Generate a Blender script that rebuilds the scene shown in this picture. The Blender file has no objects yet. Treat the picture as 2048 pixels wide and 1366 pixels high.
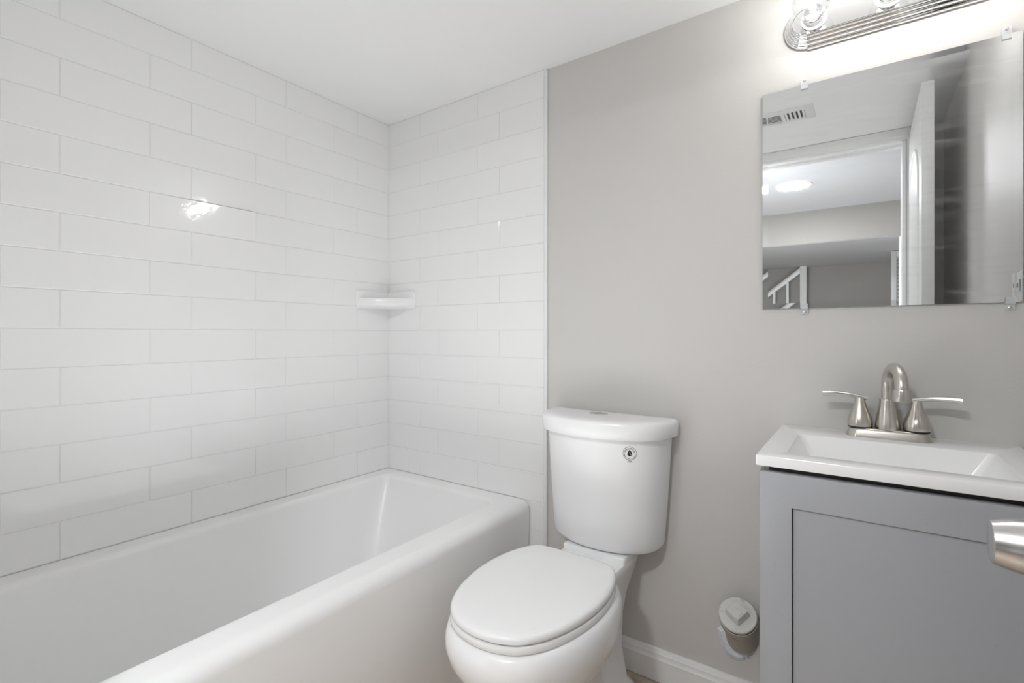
import bpy, bmesh, math, random
from mathutils import Vector, Matrix
from mathutils.bvhtree import BVHTree

random.seed(7)
PI = math.pi
S = bpy.context.scene
C = S.collection

# ------------------------------------------------------------------ camera
cam_d = bpy.data.cameras.new('camera')
cam_d.sensor_width = 36.0
cam_d.lens = 990.0 / 2048.0 * 36.0
cam_d.shift_y = -15.0 / 2048.0
cam_d.clip_start = 0.02
cam = bpy.data.objects.new('camera', cam_d)
C.objects.link(cam)
cam.location = (1.70, -1.467, 1.04)
cam.rotation_euler = (PI / 2, 0, math.radians(35.3))
S.camera = cam

# ------------------------------------------------------------------ world, exposure
W = bpy.data.worlds.new('world')
S.world = W
W.use_nodes = True
W.node_tree.nodes['Background'].inputs[0].default_value = (0.9, 0.93, 1.0, 1)
W.node_tree.nodes['Background'].inputs[1].default_value = 0.15
S.view_settings.view_transform = 'Standard'
S.view_settings.look = 'None'
S.view_settings.gamma = 1.0
S.view_settings.exposure = 0.12
S.view_settings.use_curve_mapping = False
S.cycles.use_denoising = True
S.cycles.max_bounces = 14
S.cycles.diffuse_bounces = 8
S.cycles.glossy_bounces = 6
S.cycles.transparent_max_bounces = 16
S.cycles.sample_clamp_indirect = 4.0
S.cycles.caustics_reflective = False
S.cycles.caustics_refractive = False

BULB_WATTS = 1.15          # each of the three vanity bulbs
HALL_LED = 240            # emission of the recessed discs in the hall

BOUNCE_WATTS = 5        # added fill light aimed up at the ceiling
DOOR_WATTS = 27         # added fill light standing just inside the doorway

def area(name, loc, rot, sx, sy, watts, spread, col=(0.95, 0.98, 1.0)):
    d = bpy.data.lights.new(name, 'AREA')
    d.shape = 'RECTANGLE'
    d.size, d.size_y = sx, sy
    d.energy = watts
    d.color = col
    d.spread = math.radians(spread)
    o = bpy.data.objects.new(name, d)
    C.objects.link(o)
    o.location = loc
    o.rotation_euler = rot
    return o
LOW_WATTS = 13           # second added fill light at the doorway, lower and further right
area('doorway_fill', (1.53, -1.335, 0.62), (PI / 2, 0, PI), 0.55, 0.85, LOW_WATTS, 180)
area('bounce_fill', (0.85, -0.82, 0.50), (PI, 0, 0), 1.0, 0.6, BOUNCE_WATTS, 160)
area('doorway_fill', (1.0, -1.335, 1.0), (PI / 2, 0, PI), 0.48, 1.65, DOOR_WATTS, 180)

# ------------------------------------------------------------------ materials
def srgb(r, g, b):
    f = lambda c: (c / 255 / 12.92) if c / 255 <= 0.04045 else ((c / 255 + 0.055) / 1.055) ** 2.4
    return (f(r), f(g), f(b), 1.0)

def lin(v, t=(1, 1, 1)):
    return (v * t[0], v * t[1], v * t[2], 1.0)

def mat(name, col, rough=0.5, metal=0.0, spec=0.5, coat=0.0, bump=None, var=None, aniso=None):
    """bump=(scale, strength, distance, stretch)   var=(scale, colour2, low, high, stretch)"""
    m = bpy.data.materials.new(name)
    m.use_nodes = True
    nt = m.node_tree
    b = nt.nodes['Principled BSDF']
    b.inputs['Base Color'].default_value = col
    b.inputs['Roughness'].default_value = rough
    b.inputs['Metallic'].default_value = metal
    b.inputs['Specular IOR Level'].default_value = spec
    b.inputs['Coat Weight'].default_value = coat
    b.inputs['Coat Roughness'].default_value = 0.05
    if bump or var:
        tc = nt.nodes.new('ShaderNodeTexCoord')
    if var:
        mp = nt.nodes.new('ShaderNodeMapping')
        mp.inputs['Scale'].default_value = var[4] if len(var) > 4 else (1, 1, 1)
        nt.links.new(tc.outputs['Object'], mp.inputs['Vector'])
        n = nt.nodes.new('ShaderNodeTexNoise')
        n.inputs['Scale'].default_value = var[0]
        n.inputs['Detail'].default_value = 6
        n.inputs['Roughness'].default_value = 0.62
        nt.links.new(mp.outputs[0], n.inputs['Vector'])
        r = nt.nodes.new('ShaderNodeValToRGB')
        r.color_ramp.elements[0].position = var[2]
        r.color_ramp.elements[1].position = var[3]
        r.color_ramp.elements[0].color = col
        r.color_ramp.elements[1].color = var[1]
        nt.links.new(n.outputs[0], r.inputs[0])
        nt.links.new(r.outputs[0], b.inputs['Base Color'])
    if bump:
        mp = nt.nodes.new('ShaderNodeMapping')
        mp.inputs['Scale'].default_value = bump[3] if len(bump) > 3 else (1, 1, 1)
        nt.links.new(tc.outputs['Object'], mp.inputs['Vector'])
        n = nt.nodes.new('ShaderNodeTexNoise')
        n.inputs['Scale'].default_value = bump[0]
        n.inputs['Detail'].default_value = 3
        nt.links.new(mp.outputs[0], n.inputs['Vector'])
        bp = nt.nodes.new('ShaderNodeBump')
        bp.inputs['Strength'].default_value = bump[1]
        bp.inputs['Distance'].default_value = bump[2]
        nt.links.new(n.outputs[0], bp.inputs['Height'])
        nt.links.new(bp.outputs[0], b.inputs['Normal'])
    return m

def emit(name, col, strength):
    m = bpy.data.materials.new(name)
    m.use_nodes = True
    nt = m.node_tree
    b = nt.nodes['Principled BSDF']
    b.inputs['Base Color'].default_value = (0.8, 0.8, 0.8, 1)
    b.inputs['Emission Color'].default_value = col
    b.inputs['Emission Strength'].default_value = strength
    return m

M = {}
M['tile'] = mat('glazed white wall tile', lin(0.83), 0.07, bump=(42, 0.16, 0.0015, (1, 1, 1)))
M['grout'] = mat('white grout', lin(0.76), 0.8)
M['paint'] = mat('greige eggshell paint', lin(0.585, (1.0, 0.972, 0.94)), 0.42, spec=0.35, bump=(220, 0.16, 0.0015))
M['ceil'] = mat('flat white ceiling paint', lin(0.80), 0.8, spec=0.2, bump=(60, 0.15, 0.001))
M['trim'] = mat('white semi gloss trim paint', lin(0.82), 0.3)
M['door'] = mat('white door paint', lin(0.80), 0.35)
M['acrylic'] = mat('glossy white tub enamel', lin(0.85), 0.28)
M['china'] = mat('vitreous white china', lin(0.83, (1, 1, 1.005)), 0.2)
M['seat'] = mat('white plastic seat', lin(0.83), 0.22)
M['sink'] = mat('white cultured marble', lin(0.83), 0.2)
M['nickel'] = mat('brushed nickel', lin(0.60, (1.0, 0.95, 0.87)), 0.28, 1.0, bump=(260, 0.04, 0.0006, (1, 1, 0.02)))
M['lever'] = mat('polished nickel', lin(0.82, (1.0, 0.98, 0.95)), 0.14, 1.0)
M['satin'] = mat('satin nickel', lin(0.66, (1.0, 0.99, 0.97)), 0.24, 1.0)
M['chrome'] = mat('polished chrome', lin(0.86), 0.05, 1.0)
M['chromeplate'] = mat('chrome face plate', lin(0.80), 0.09, 1.0)
M['cab'] = mat('cool grey cabinet paint', lin(0.37, (0.965, 0.985, 1.04)), 0.38, bump=(120, 0.05, 0.0008), var=(70, lin(0.345, (0.965, 0.985, 1.04)), 0.62, 0.75))
M['cabdark'] = mat('dark grey shaded rail', lin(0.045), 0.6)  # rail's dark grey with the shade of the gap painted in
M['black'] = mat('plain black', lin(0.012), 0.5)
M['ink'] = mat('black print', lin(0.012), 0.5)
M['film'] = mat('clear sticker film', lin(0.78), 0.2)
M['white'] = mat('white plastic', lin(0.82), 0.35)
M['ceramic'] = mat('white socket ceramic', lin(0.85), 0.3)
M['dark'] = mat('dark slot', lin(0.03), 0.7)
M['vent'] = mat('white enamelled register', lin(0.72), 0.4)
M['pvc'] = mat('painted cleanout plug', lin(0.58, (1, 0.98, 0.93)), 0.6, bump=(90, 0.35, 0.003),
               var=(55, lin(0.36, (1, 0.95, 0.86)), 0.55, 0.72))
M['pipe'] = mat('tan painted pipe', lin(0.40, (1, 0.93, 0.82)), 0.55, bump=(70, 0.3, 0.002),
                var=(40, lin(0.20, (1, 0.85, 0.68)), 0.58, 0.75, (1, 1, 3)))
M['plaster'] = mat('rough white plaster', lin(0.74, (0.95, 0.97, 1.05)), 0.9, bump=(80, 0.8, 0.006))
M['floor'] = mat('mottled tan floor tile', srgb(192, 178, 162), 0.4, var=(16, srgb(148, 126, 104), 0.45, 0.72), bump=(40, 0.2, 0.002))
M['hallfloor'] = mat('grey brown plank floor', srgb(140, 128, 116), 0.5, var=(4, srgb(110, 98, 88), 0.35, 0.7, (1, 12, 1)))
M['hallwall'] = mat('taupe hall paint', lin(0.30, (1.0, 0.95, 0.89)), 0.55, bump=(150, 0.1, 0.001))
M['hallceil'] = mat('hall ceiling paint', lin(0.66, (0.98, 0.99, 1.02)), 0.8)
M['louver'] = mat('grey louver paint', lin(0.55), 0.5)  # one even grey, frame and slats alike
M['led'] = emit('recessed led diffuser', (0.97, 0.985, 1, 1), HALL_LED)
M['filament'] = emit('glowing filament', (1.0, 0.97, 0.92, 1), 30.0)

def thin_glass(name, tint, lo, hi, rough=0.02):
    m = bpy.data.materials.new(name)
    m.use_nodes = True
    nt = m.node_tree
    nt.nodes.clear()
    out = nt.nodes.new('ShaderNodeOutputMaterial')
    tr = nt.nodes.new('ShaderNodeBsdfTransparent')
    tr.inputs[0].default_value = tint
    gl = nt.nodes.new('ShaderNodeBsdfGlossy')
    gl.inputs['Roughness'].default_value = rough
    lw = nt.nodes.new('ShaderNodeLayerWeight')
    lw.inputs[0].default_value = 0.35
    mr = nt.nodes.new('ShaderNodeMapRange')
    mr.inputs['To Min'].default_value = lo
    mr.inputs['To Max'].default_value = hi
    mx = nt.nodes.new('ShaderNodeMixShader')
    nt.links.new(lw.outputs['Facing'], mr.inputs[0])
    nt.links.new(mr.outputs[0], mx.inputs[0])
    nt.links.new(tr.outputs[0], mx.inputs[1])
    nt.links.new(gl.outputs[0], mx.inputs[2])
    nt.links.new(mx.outputs[0], out.inputs[0])
    return m
M['glass'] = thin_glass('clear bulb glass', (0.97, 0.98, 0.98, 1), 0.05, 0.55)
def clip_mat():
    m = bpy.data.materials.new('clear plastic clip')
    m.use_nodes = True
    nt = m.node_tree
    b = nt.nodes['Principled BSDF']
    b.inputs['Base Color'].default_value = (0.85, 0.86, 0.87, 1)
    b.inputs['Roughness'].default_value = 0.12
    tr = nt.nodes.new('ShaderNodeBsdfTransparent')
    tr.inputs[0].default_value = (0.98, 0.985, 0.99, 1)
    mx = nt.nodes.new('ShaderNodeMixShader')
    mx.inputs[0].default_value = 0.42
    nt.links.new(tr.outputs[0], mx.inputs[1])
    nt.links.new(b.outputs[0], mx.inputs[2])
    nt.links.new(mx.outputs[0], nt.nodes['Material Output'].inputs[0])
    return m
M['clip'] = clip_mat()

def mirror_mat():
    m = bpy.data.materials.new('smeared mirror glass')
    m.use_nodes = True
    nt = m.node_tree
    nt.nodes.clear()
    N, L = nt.nodes.new, nt.links.new
    out = N('ShaderNodeOutputMaterial')
    gl = N('ShaderNodeBsdfGlossy')
    gl.inputs['Color'].default_value = (0.80, 0.815, 0.82, 1)
    gl.inputs['Roughness'].default_value = 0.012
    df = N('ShaderNodeBsdfDiffuse')
    df.inputs['Color'].default_value = (0.72, 0.73, 0.73, 1)
    tc = N('ShaderNodeTexCoord')
    mp = N('ShaderNodeMapping')
    mp.inputs['Rotation'].default_value = (0, 0.6, 0)
    mp.inputs['Scale'].default_value = (4.0, 1, 34.0)
    L(tc.outputs['Object'], mp.inputs[0])
    n1 = N('ShaderNodeTexNoise')              # wiped streaks
    n1.inputs['Scale'].default_value = 1.6
    n1.inputs['Detail'].default_value = 5
    n1.inputs['Distortion'].default_value = 0.8
    L(mp.outputs[0], n1.inputs[0])
    n2 = N('ShaderNodeTexNoise')              # cloudy patches
    n2.inputs['Scale'].default_value = 5.5
    n2.inputs['Detail'].default_value = 3
    L(tc.outputs['Object'], n2.inputs[0])
    n3 = N('ShaderNodeTexNoise')              # specks of dust
    n3.inputs['Scale'].default_value = 330
    n3.inputs['Detail'].default_value = 2
    L(tc.outputs['Object'], n3.inputs[0])
    r1 = N('ShaderNodeMapRange'); r1.inputs[1].default_value = 0.5; r1.inputs[2].default_value = 0.78
    r2 = N('ShaderNodeMapRange'); r2.inputs[1].default_value = 0.36; r2.inputs[2].default_value = 0.72
    r3 = N('ShaderNodeMapRange'); r3.inputs[1].default_value = 0.62; r3.inputs[2].default_value = 0.76
    for a, b in ((n1, r1), (n2, r2), (n3, r3)):
        L(a.outputs[0], b.inputs[0])
    m1 = N('ShaderNodeMath'); m1.operation = 'MULTIPLY'
    L(r1.outputs[0], m1.inputs[0]); L(r2.outputs[0], m1.inputs[1])
    m3 = N('ShaderNodeMath'); m3.operation = 'MULTIPLY'
    L(r3.outputs[0], m3.inputs[0]); L(r2.outputs[0], m3.inputs[1])
    m2 = N('ShaderNodeMath'); m2.operation = 'MULTIPLY_ADD'
    L(m3.outputs[0], m2.inputs[0]); m2.inputs[1].default_value = 0.55; L(m1.outputs[0], m2.inputs[2])
    m4 = N('ShaderNodeMath'); m4.operation = 'MULTIPLY_ADD'
    L(m2.outputs[0], m4.inputs[0]); m4.inputs[1].default_value = 0.20; m4.inputs[2].default_value = 0.045
    mx = N('ShaderNodeMixShader')
    L(m4.outputs[0], mx.inputs[0]); L(gl.outputs[0], mx.inputs[1]); L(df.outputs[0], mx.inputs[2])
    L(mx.outputs[0], out.inputs[0])
    return m
M['mirror'] = mirror_mat()

# ------------------------------------------------------------------ object helpers
ORG = {}

def thing(name, label, cat, loc=(0, 0, 0), group=None, kind=None):
    o = bpy.data.objects.new(name, None)
    C.objects.link(o)
    o.location = loc
    o.empty_display_size = 0.05
    ORG[o.name] = Vector(loc)
    o['label'] = label
    o['category'] = cat
    if group: o['group'] = group
    if kind: o['kind'] = kind
    return o

def tag(o, label, cat, group=None, kind=None):
    o['label'] = label
    o['category'] = cat
    if group: o['group'] = group
    if kind: o['kind'] = kind
    return o

def obj(name, bm, m, parent=None, angle=35, label=None, origin=None):
    """links a bmesh (built in world coordinates) as one mesh object"""
    org = Vector(origin) if origin else (ORG[parent.name] if parent else Vector((0, 0, 0)))
    bmesh.ops.remove_doubles(bm, verts=bm.verts, dist=1e-6)
    bmesh.ops.recalc_face_normals(bm, faces=bm.faces)
    bmesh.ops.translate(bm, verts=bm.verts, vec=-org)
    me = bpy.data.meshes.new(name)
    bm.to_mesh(me)
    bm.free()
    for x in (m if isinstance(m, (list, tuple)) else [m]):
        me.materials.append(x)
    me.shade_smooth()
    me.set_sharp_from_angle(angle=math.radians(angle))
    o = bpy.data.objects.new(name, me)
    C.objects.link(o)
    if parent:
        o.parent = parent
        o.location = org - ORG[parent.name]
    else:
        o.location = org
    ORG[o.name] = org
    if label: o['label'] = label
    return o

def B(): return bmesh.new()

def box(bm, x0, x1, y0, y1, z0, z1, bev=0.0, seg=2, mi=0):
    t = bmesh.new()
    vs = [t.verts.new((x, y, z)) for x in (x0, x1) for y in (y0, y1) for z in (z0, z1)]
    for f in ((0, 1, 3, 2), (4, 6, 7, 5), (0, 4, 5, 1), (2, 3, 7, 6), (0, 2, 6, 4), (1, 5, 7, 3)):
        t.faces.new([vs[i] for i in f])
    bmesh.ops.recalc_face_normals(t, faces=t.faces)
    if bev:
        bmesh.ops.bevel(t, geom=list(t.edges), offset=bev, segments=seg, affect='EDGES', profile=0.5)
    merge(bm, t, mi)

def merge(bm, t, mi=0, mtx=None):
    mp = {}
    for v in t.verts:
        mp[v] = bm.verts.new(mtx @ v.co if mtx else v.co)
    for f in t.faces:
        try:
            nf = bm.faces.new([mp[v] for v in f.verts])
            nf.material_index = mi
        except ValueError:
            pass
    t.free()

def loft(bm, rings, cap0=False, cap1=False, mi=0, closed=True):
    rv = [[bm.verts.new(p) for p in r] for r in rings]
    n = len(rv[0])
    for a, b in zip(rv, rv[1:]):
        for i in range(n if closed else n - 1):
            j = (i + 1) % n
            f = bm.faces.new((a[i], a[j], b[j], b[i]))
            f.material_index = mi
    for flag, r in ((cap0, rv[0]), (cap1, rv[-1])):
        if flag:
            f = bm.faces.new(r)
            f.material_index = mi
    return rv

def rrect(x0, x1, y0, y1, r, z, n=6):
    pts = []
    for cx, cy, a0 in ((x1 - r, y1 - r, 0), (x0 + r, y1 - r, PI / 2), (x0 + r, y0 + r, PI), (x1 - r, y0 + r, 1.5 * PI)):
        for k in range(n + 1):
            a = a0 + PI / 2 * k / n
            pts.append(Vector((cx + r * math.cos(a), cy + r * math.sin(a), z)))
    return pts

def spline(P, k=6):
    """closed Catmull-Rom through 2-D points"""
    out = []
    n = len(P)
    for i in range(n):
        p0, p1, p2, p3 = (Vector(P[(i + d) % n]) for d in (-1, 0, 1, 2))
        for s in range(k):
            t = s / k
            out.append(0.5 * ((2 * p1) + (p2 - p0) * t + (2 * p0 - 5 * p1 + 4 * p2 - p3) * t * t + (3 * p1 - p0 - 3 * p2 + p3) * t ** 3))
    return out

def lathe(bm, prof, origin=(0, 0, 0), axis=(0, 0, 1), n=32, cap0=False, cap1=False, mi=0):
    """prof: (radius, height along axis)"""
    q = Vector((0, 0, 1)).rotation_difference(Vector(axis).normalized())
    o = Vector(origin)
    rings = []
    for r, h in prof:
        rings.append([o + q @ Vector((max(r, 1e-5) * math.cos(2 * PI * i / n), max(r, 1e-5) * math.sin(2 * PI * i / n), h)) for i in range(n)])
    loft(bm, rings, cap0, cap1, mi)

def tube(bm, pts, rad, n=14, cap=True, flat=None):
    """sweeps a circle (or an ellipse: flat=(w,h) multipliers with 'h' along world z) along a polyline"""
    pts = [Vector(p) for p in pts]
    rings = []
    prev = None
    for i, p in enumerate(pts):
        t = (pts[min(i + 1, len(pts) - 1)] - pts[max(i - 1, 0)]).normalized()
        if prev is None:
            up = Vector((0, 0, 1)) if abs(t.z) < 0.9 else Vector((1, 0, 0))
            u = (up - t * up.dot(t)).normalized()
        else:
            u = (prev - t * prev.dot(t)).normalized()
        prev = u
        w = t.cross(u)
        r = rad[i] if isinstance(rad, (list, tuple)) else rad
        fw, fh = flat[i] if flat else (1, 1)
        rings.append([p + u * (r * fh * math.sin(2 * PI * k / n)) + w * (r * fw * math.cos(2 * PI * k / n)) for k in range(n)])
    loft(bm, rings, cap, cap)

def sq(bm, prof, a0, a1, axis='x', mi=0):
    """extrudes a closed profile (list of (p, q)); axis x: (y, z), axis y: (x, z), axis z: (x, y)"""
    def V(s, p, q):
        return {'x': (s, p, q), 'y': (p, s, q), 'z': (p, q, s)}[axis]
    loft(bm, [[Vector(V(s, p, q)) for p, q in prof] for s in (a0, a1)], True, True, mi)

def struct(name, bm, m, label, cat, angle=35):
    return tag(obj(name, bm, m, angle=angle), label, cat, kind='structure')

# ------------------------------------------------------------------ room dimensions
RIM = 0.452            # tub rim, where the tile starts
CZ = 1.956             # ceiling
RW = 1.985             # right wall
FY = -1.35             # inner face of the door wall
DX0, DX1 = 0.775, 1.857 # door opening
HALL_Y = -4.33
AY = FY - 0.112         # foot end of the tub alcove
ROW, TL = 0.1005, 0.309

# ------------------------------------------------------------------ tiles
def tile(bm, a0, a1, z0, z1, wall, tilt=0.0, own=None):
    g = 0.0009
    a0 += g; a1 -= g; z0 += g; z1 -= g
    if a1 - a0 < 0.006 or z1 - z0 < 0.006: return
    ta, tz = random.uniform(-1, 1) * tilt, random.uniform(-1, 1) * tilt
    up = 0.0
    if own: ta, tz, up = own
    ca, cz = (a0 + a1) / 2, (z0 + z1) / 2
    def P(a, z, d):
        d = d + up + ta * (a - ca) + tz * (z - cz)
        return Vector((d, a, z)) if wall == 'L' else Vector((a, -0.005 - d, z))
    rings = []
    for ins, d in ((0.0, -0.006), (0.0, -0.0013), (0.0004, -0.0005), (0.0013, 0.0)):
        rings.append([P(a, z, d) for a, z in ((a0 + ins, z0 + ins), (a1 - ins, z0 + ins), (a1 - ins, z1 - ins), (a0 + ins, z1 - ins))])
    loft(bm, rings, False, True, 0)

PROUD = {('L', 9, -0.9): (0.021, 0.006, 0.0022)}     # one tile set slightly askew, it catches the lamp

def tiles(bm, wall, amin, amax, offs, zlo, zhi, tilt):
    r0 = math.floor((zlo - RIM) / ROW)
    for r in range(r0, 20):
        z0, z1 = RIM + r * ROW, RIM + (r + 1) * ROW
        if z0 >= zhi: break
        o = offs[r % 2]
        k0 = math.floor((amin - o) / TL) - 1
        for k in range(k0, k0 + 12):
            a0, a1 = max(o + k * TL, amin), min(o + (k + 1) * TL, amax)
            if a1 > a0:
                tile(bm, a0, a1, max(z0, zlo), min(z1, zhi), wall, tilt, PROUD.get((wall, r, round(a0, 2))))

bm = B()
box(bm, -0.10, -0.0016, AY - 0.1, 0.10, 0, CZ + 0.1, mi=1)
tiles(bm, 'L', AY, 0.0, (-0.17, -0.28), RIM + 0.0006, CZ - 0.001, 0.0022)
struct('wall_left', bm, [M['tile'], M['grout']], 'white glazed subway tile wall along the bathtub', 'wall', 8)

bm = B()
box(bm, 0.0, 0.803, -0.0034, 0.004, 0.0, CZ, mi=1)
tiles(bm, 'B', 0.0005, 0.801, (0.195, 0.298), RIM + 0.0006, CZ - 0.001, 0.0016)
tiles(bm, 'B', 0.7445, 0.801, (0.195, 0.298), 0.0, RIM + 0.002, 0.0016)
struct('wall_alcove', bm, [M['tile'], M['grout']], 'white tiled end wall of the tub alcove, left of the white edge strip', 'wall', 8)

bm = B()
box(bm, -0.10, RW + 0.1, 0.003, 0.10, 0, CZ + 0.1)
struct('wall_back', bm, M['paint'], 'greige painted wall behind the toilet and vanity', 'wall')

bm = B()
box(bm, 0.8015, 0.8120, -0.0075, 0.004, 0.0, CZ - 0.0005, 0.003, 3)
struct('trim_1', bm, M['trim'], 'thin white vertical strip where the tile meets the greige wall', 'trim')

bm = B()
box(bm, RW, RW + 0.1, FY - 0.12, 0.10, 0, CZ + 0.1)
struct('wall_right', bm, M['paint'], 'greige wall right of the vanity, seen in the mirror', 'wall')

bm = B()     # door wall, one solid with the opening cut out
y0, y1 = FY - 0.11, FY
box(bm, -0.1, DX0, AY - 0.1, AY, 0, CZ + 0.1)
box(bm, DX1, RW + 0.1, y0, y1, 0, CZ + 0.1)
box(bm, DX0, DX1, y0, y1, 1.915, CZ + 0.1)
struct('wall_front', bm, M['paint'], 'greige wall holding the doorway, seen in the mirror', 'wall')

bm = B()
box(bm, -0.1, RW + 0.1, FY - 0.11, 0.10, CZ, CZ + 0.1)
struct('ceiling', bm, M['ceil'], 'flat white bathroom ceiling', 'ceiling')

bm = B()
box(bm, -0.1, RW + 0.1, FY - 0.11, 0.10, -0.1, 0)
struct('floor', bm, M['floor'], 'mottled tan tiled floor beside the toilet', 'floor')

# door jambs, stop and casing (both sides of the wall)
bm = B()
for x0, x1 in ((DX0, DX0 + 0.018), (DX1 - 0.012, DX1)):
    box(bm, x0, x1, FY - 0.112, FY + 0.002, 0, 1.915)
box(bm, DX0, DX1, FY - 0.112, FY + 0.002, 1.903, 1.915)
box(bm, DX0 + 0.018, DX1 - 0.012, FY - 0.075, FY - 0.037, 1.891, 1.903)
for yy, sgn in ((FY, 1), (FY - 0.11, -1)):
    def cas(x0, x1, z0, z1):
        a, b = (yy, yy + sgn * 0.014)
        box(bm, x0, x1, min(a, b), max(a, b), z0, z1, 0.003)
        if z1 - z0 > 1: 
            box(bm, x0 + 0.006, x1 - 0.012, min(yy, yy + sgn * 0.017), max(yy, yy + sgn * 0.017), z0, z1, 0.003)
        else:
            box(bm, x0, x1, min(yy, yy + sgn * 0.017), max(yy, yy + sgn * 0.017), z0 + 0.012, z1, 0.003)
    if sgn < 0: cas(DX0 - 0.052, DX0 + 0.006, 0, 1.955)
    cas(DX1 + 0.006, DX1 + 0.058, 0, 1.955)
    cas(DX0, DX1 + 0.058, 1.905, 1.955)
struct('trim_2', bm, M['trim'], 'white door casing around the doorway, seen in the mirror', 'trim')

# baseboard behind the toilet
bm = B()
prof = [(0.003, 0.002), (-0.011, 0.002), (-0.011, 0.066), (-0.0125, 0.068), (-0.0105, 0.071), (-0.0085, 0.078), (-0.0085, 0.084),
        (-0.0065, 0.087), (-0.0055, 0.092), (-0.004, 0.095), (-0.001, 0.096), (0.003, 0.096)]
sq(bm, prof, 0.8120, 1.545, 'x')
struct('baseboard_back', bm, M['trim'], 'white moulded baseboard between the toilet and the vanity', 'baseboard', 25)

# ------------------------------------------------------------------ hall beyond the doorway (seen in the mirror)
HX0, HX1 = -1.2, 3.0
bm = B(); box(bm, HX0 - 0.1, HX1 + 0.1, HALL_Y - 0.1, FY - 0.11, -0.1, -0.0)
struct('floor_hall', bm, M['hallfloor'], 'grey brown floor of the hall outside the door', 'floor')
bm = B(); box(bm, HX0 - 0.1, HX1 + 0.1, -2.82, FY - 0.11, CZ, CZ + 0.1)
struct('ceiling_hall', bm, M['hallceil'], 'white hall ceiling with the round light, seen in the mirror', 'ceiling')
bm = B()
box(bm, HX0 - 0.1, HX1 + 0.1, HALL_Y - 0.1, -2.82, 1.715, CZ + 0.1, mi=0)
struct('ceiling_soffit', bm, M['hallwall'], 'low taupe bulkhead across the hall, seen in the mirror', 'ceiling')
bm = B(); box(bm, HX0 - 0.1, HX1 + 0.1, HALL_Y + 0.001, -2.832, 1.7125, 1.7155)
struct('ceiling_underside', bm, M['hallceil'], 'pale grey underside of the low bulkhead', 'ceiling')
bm = B(); box(bm, HX0 - 0.1, HX1 + 0.1, HALL_Y - 0.1, HALL_Y, 0, CZ)
struct('wall_hall_far', bm, M['hallwall'], 'taupe far wall of the hall behind the stair rail', 'wall')
bm = B(); box(bm, HX0 - 0.1, HX0, HALL_Y, FY - 0.11, 0, CZ)
struct('wall_hall_left', bm, M['hallwall'], 'taupe side wall of the hall left of the stair', 'wall')
bm = B(); box(bm, HX1, HX1 + 0.1, HALL_Y, FY - 0.11, 0, CZ)
struct('wall_hall_right', bm, M['hallwall'], 'taupe side wall of the hall right of the closet', 'wall')
bm = B(); box(bm, HX0 - 0.1, -0.1, FY - 0.11, FY, 0, CZ); box(bm, RW + 0.1, HX1 + 0.1, FY - 0.11, FY, 0, CZ)
struct('wall_hall_near', bm, M['hallwall'], 'taupe hall wall on either side of the bathroom', 'wall')
bm = B(); box(bm, 1.905, 1.975, -2.90, -2.835, 0, 1.709, 0.004)
struct('trim_3', bm, M['trim'], 'white post of closet casing in the hall, seen beside the open door in the mirror', 'trim')

# ------------------------------------------------------------------ bathtub
def tub():
    bm = B()
    ox0, ox1, oy0, oy1 = 0.001, 0.742, AY + 0.001, -0.0052
    xb = 0.730
    R = []
    R.append(rrect(ox0, xb, oy0, oy1, 0.004, 0.0))
    R.append(rrect(ox0, xb, oy0, oy1, 0.004, 0.06))
    R.append(rrect(ox0, xb + 0.004, oy0, oy1, 0.004, 0.075))
    R.append(rrect(ox0, ox1, oy0, oy1, 0.004, RIM - 0.035))
    for k in range(1, 8):                                   # rounded outer edge of the deck
        a = PI / 2 * k / 7
        R.append(rrect(ox0, ox1 - 0.035 * (1 - math.cos(a)), oy0, oy1, 0.004, RIM - 0.035 + 0.035 * math.sin(a)))
    R.append(rrect(ox0 + 0.004, ox1 - 0.038, oy0 + 0.004, oy1 - 0.004, 0.004, RIM))
    ix0, ix1, iy0, iy1 = 0.050, 0.652, AY + 0.09, -0.055
    R.append(rrect(ix0 - 0.006, ix1 + 0.006, iy0 - 0.006, iy1 + 0.006, 0.058, RIM))
    for k in range(0, 6):                                   # rolled inner lip
        a = PI / 2 * k / 5
        d = 0.020 * math.sin(a)
        R.append(rrect(ix0 + d, ix1 - d * 0.7, iy0 + d, iy1 - d, 0.055 - 0.7 * d, RIM - 0.020 * (1 - math.cos(a))))
    bx0, bx1, by0, by1 = 0.125, 0.60, AY + 0.16, -0.195
    x0, x1, y0, y1 = ix0 + 0.02, ix1 - 0.014, iy0 + 0.02, iy1 - 0.02
    for t in (0.15, 0.4, 0.65, 0.85):
        L = lambda a, b: a + (b - a) * t
        R.append(rrect(L(x0, bx0), L(x1, bx1), L(y0, by0), L(y1, by1), L(0.041, 0.08), RIM - 0.02 - t * (RIM - 0.02 - 0.13)))
    for k in range(0, 6):
        a = PI / 2 * k / 5
        d = 0.05 * (1 - math.cos(a))
        R.append(rrect(bx0 + d, bx1 - d, by0 + d, by1 - d, 0.075, 0.13 - 0.05 * math.sin(a)))
    loft(bm, R, False, True)
    return bm
t = tub()
o = obj('bathtub', t, M['acrylic'], angle=60, origin=(0.37, -0.68, 0))
tag(o, 'white alcove bathtub with a flat apron along the tiled wall', 'bathtub')

# caulk between tub and tile is left as the narrow shadow gap

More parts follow.
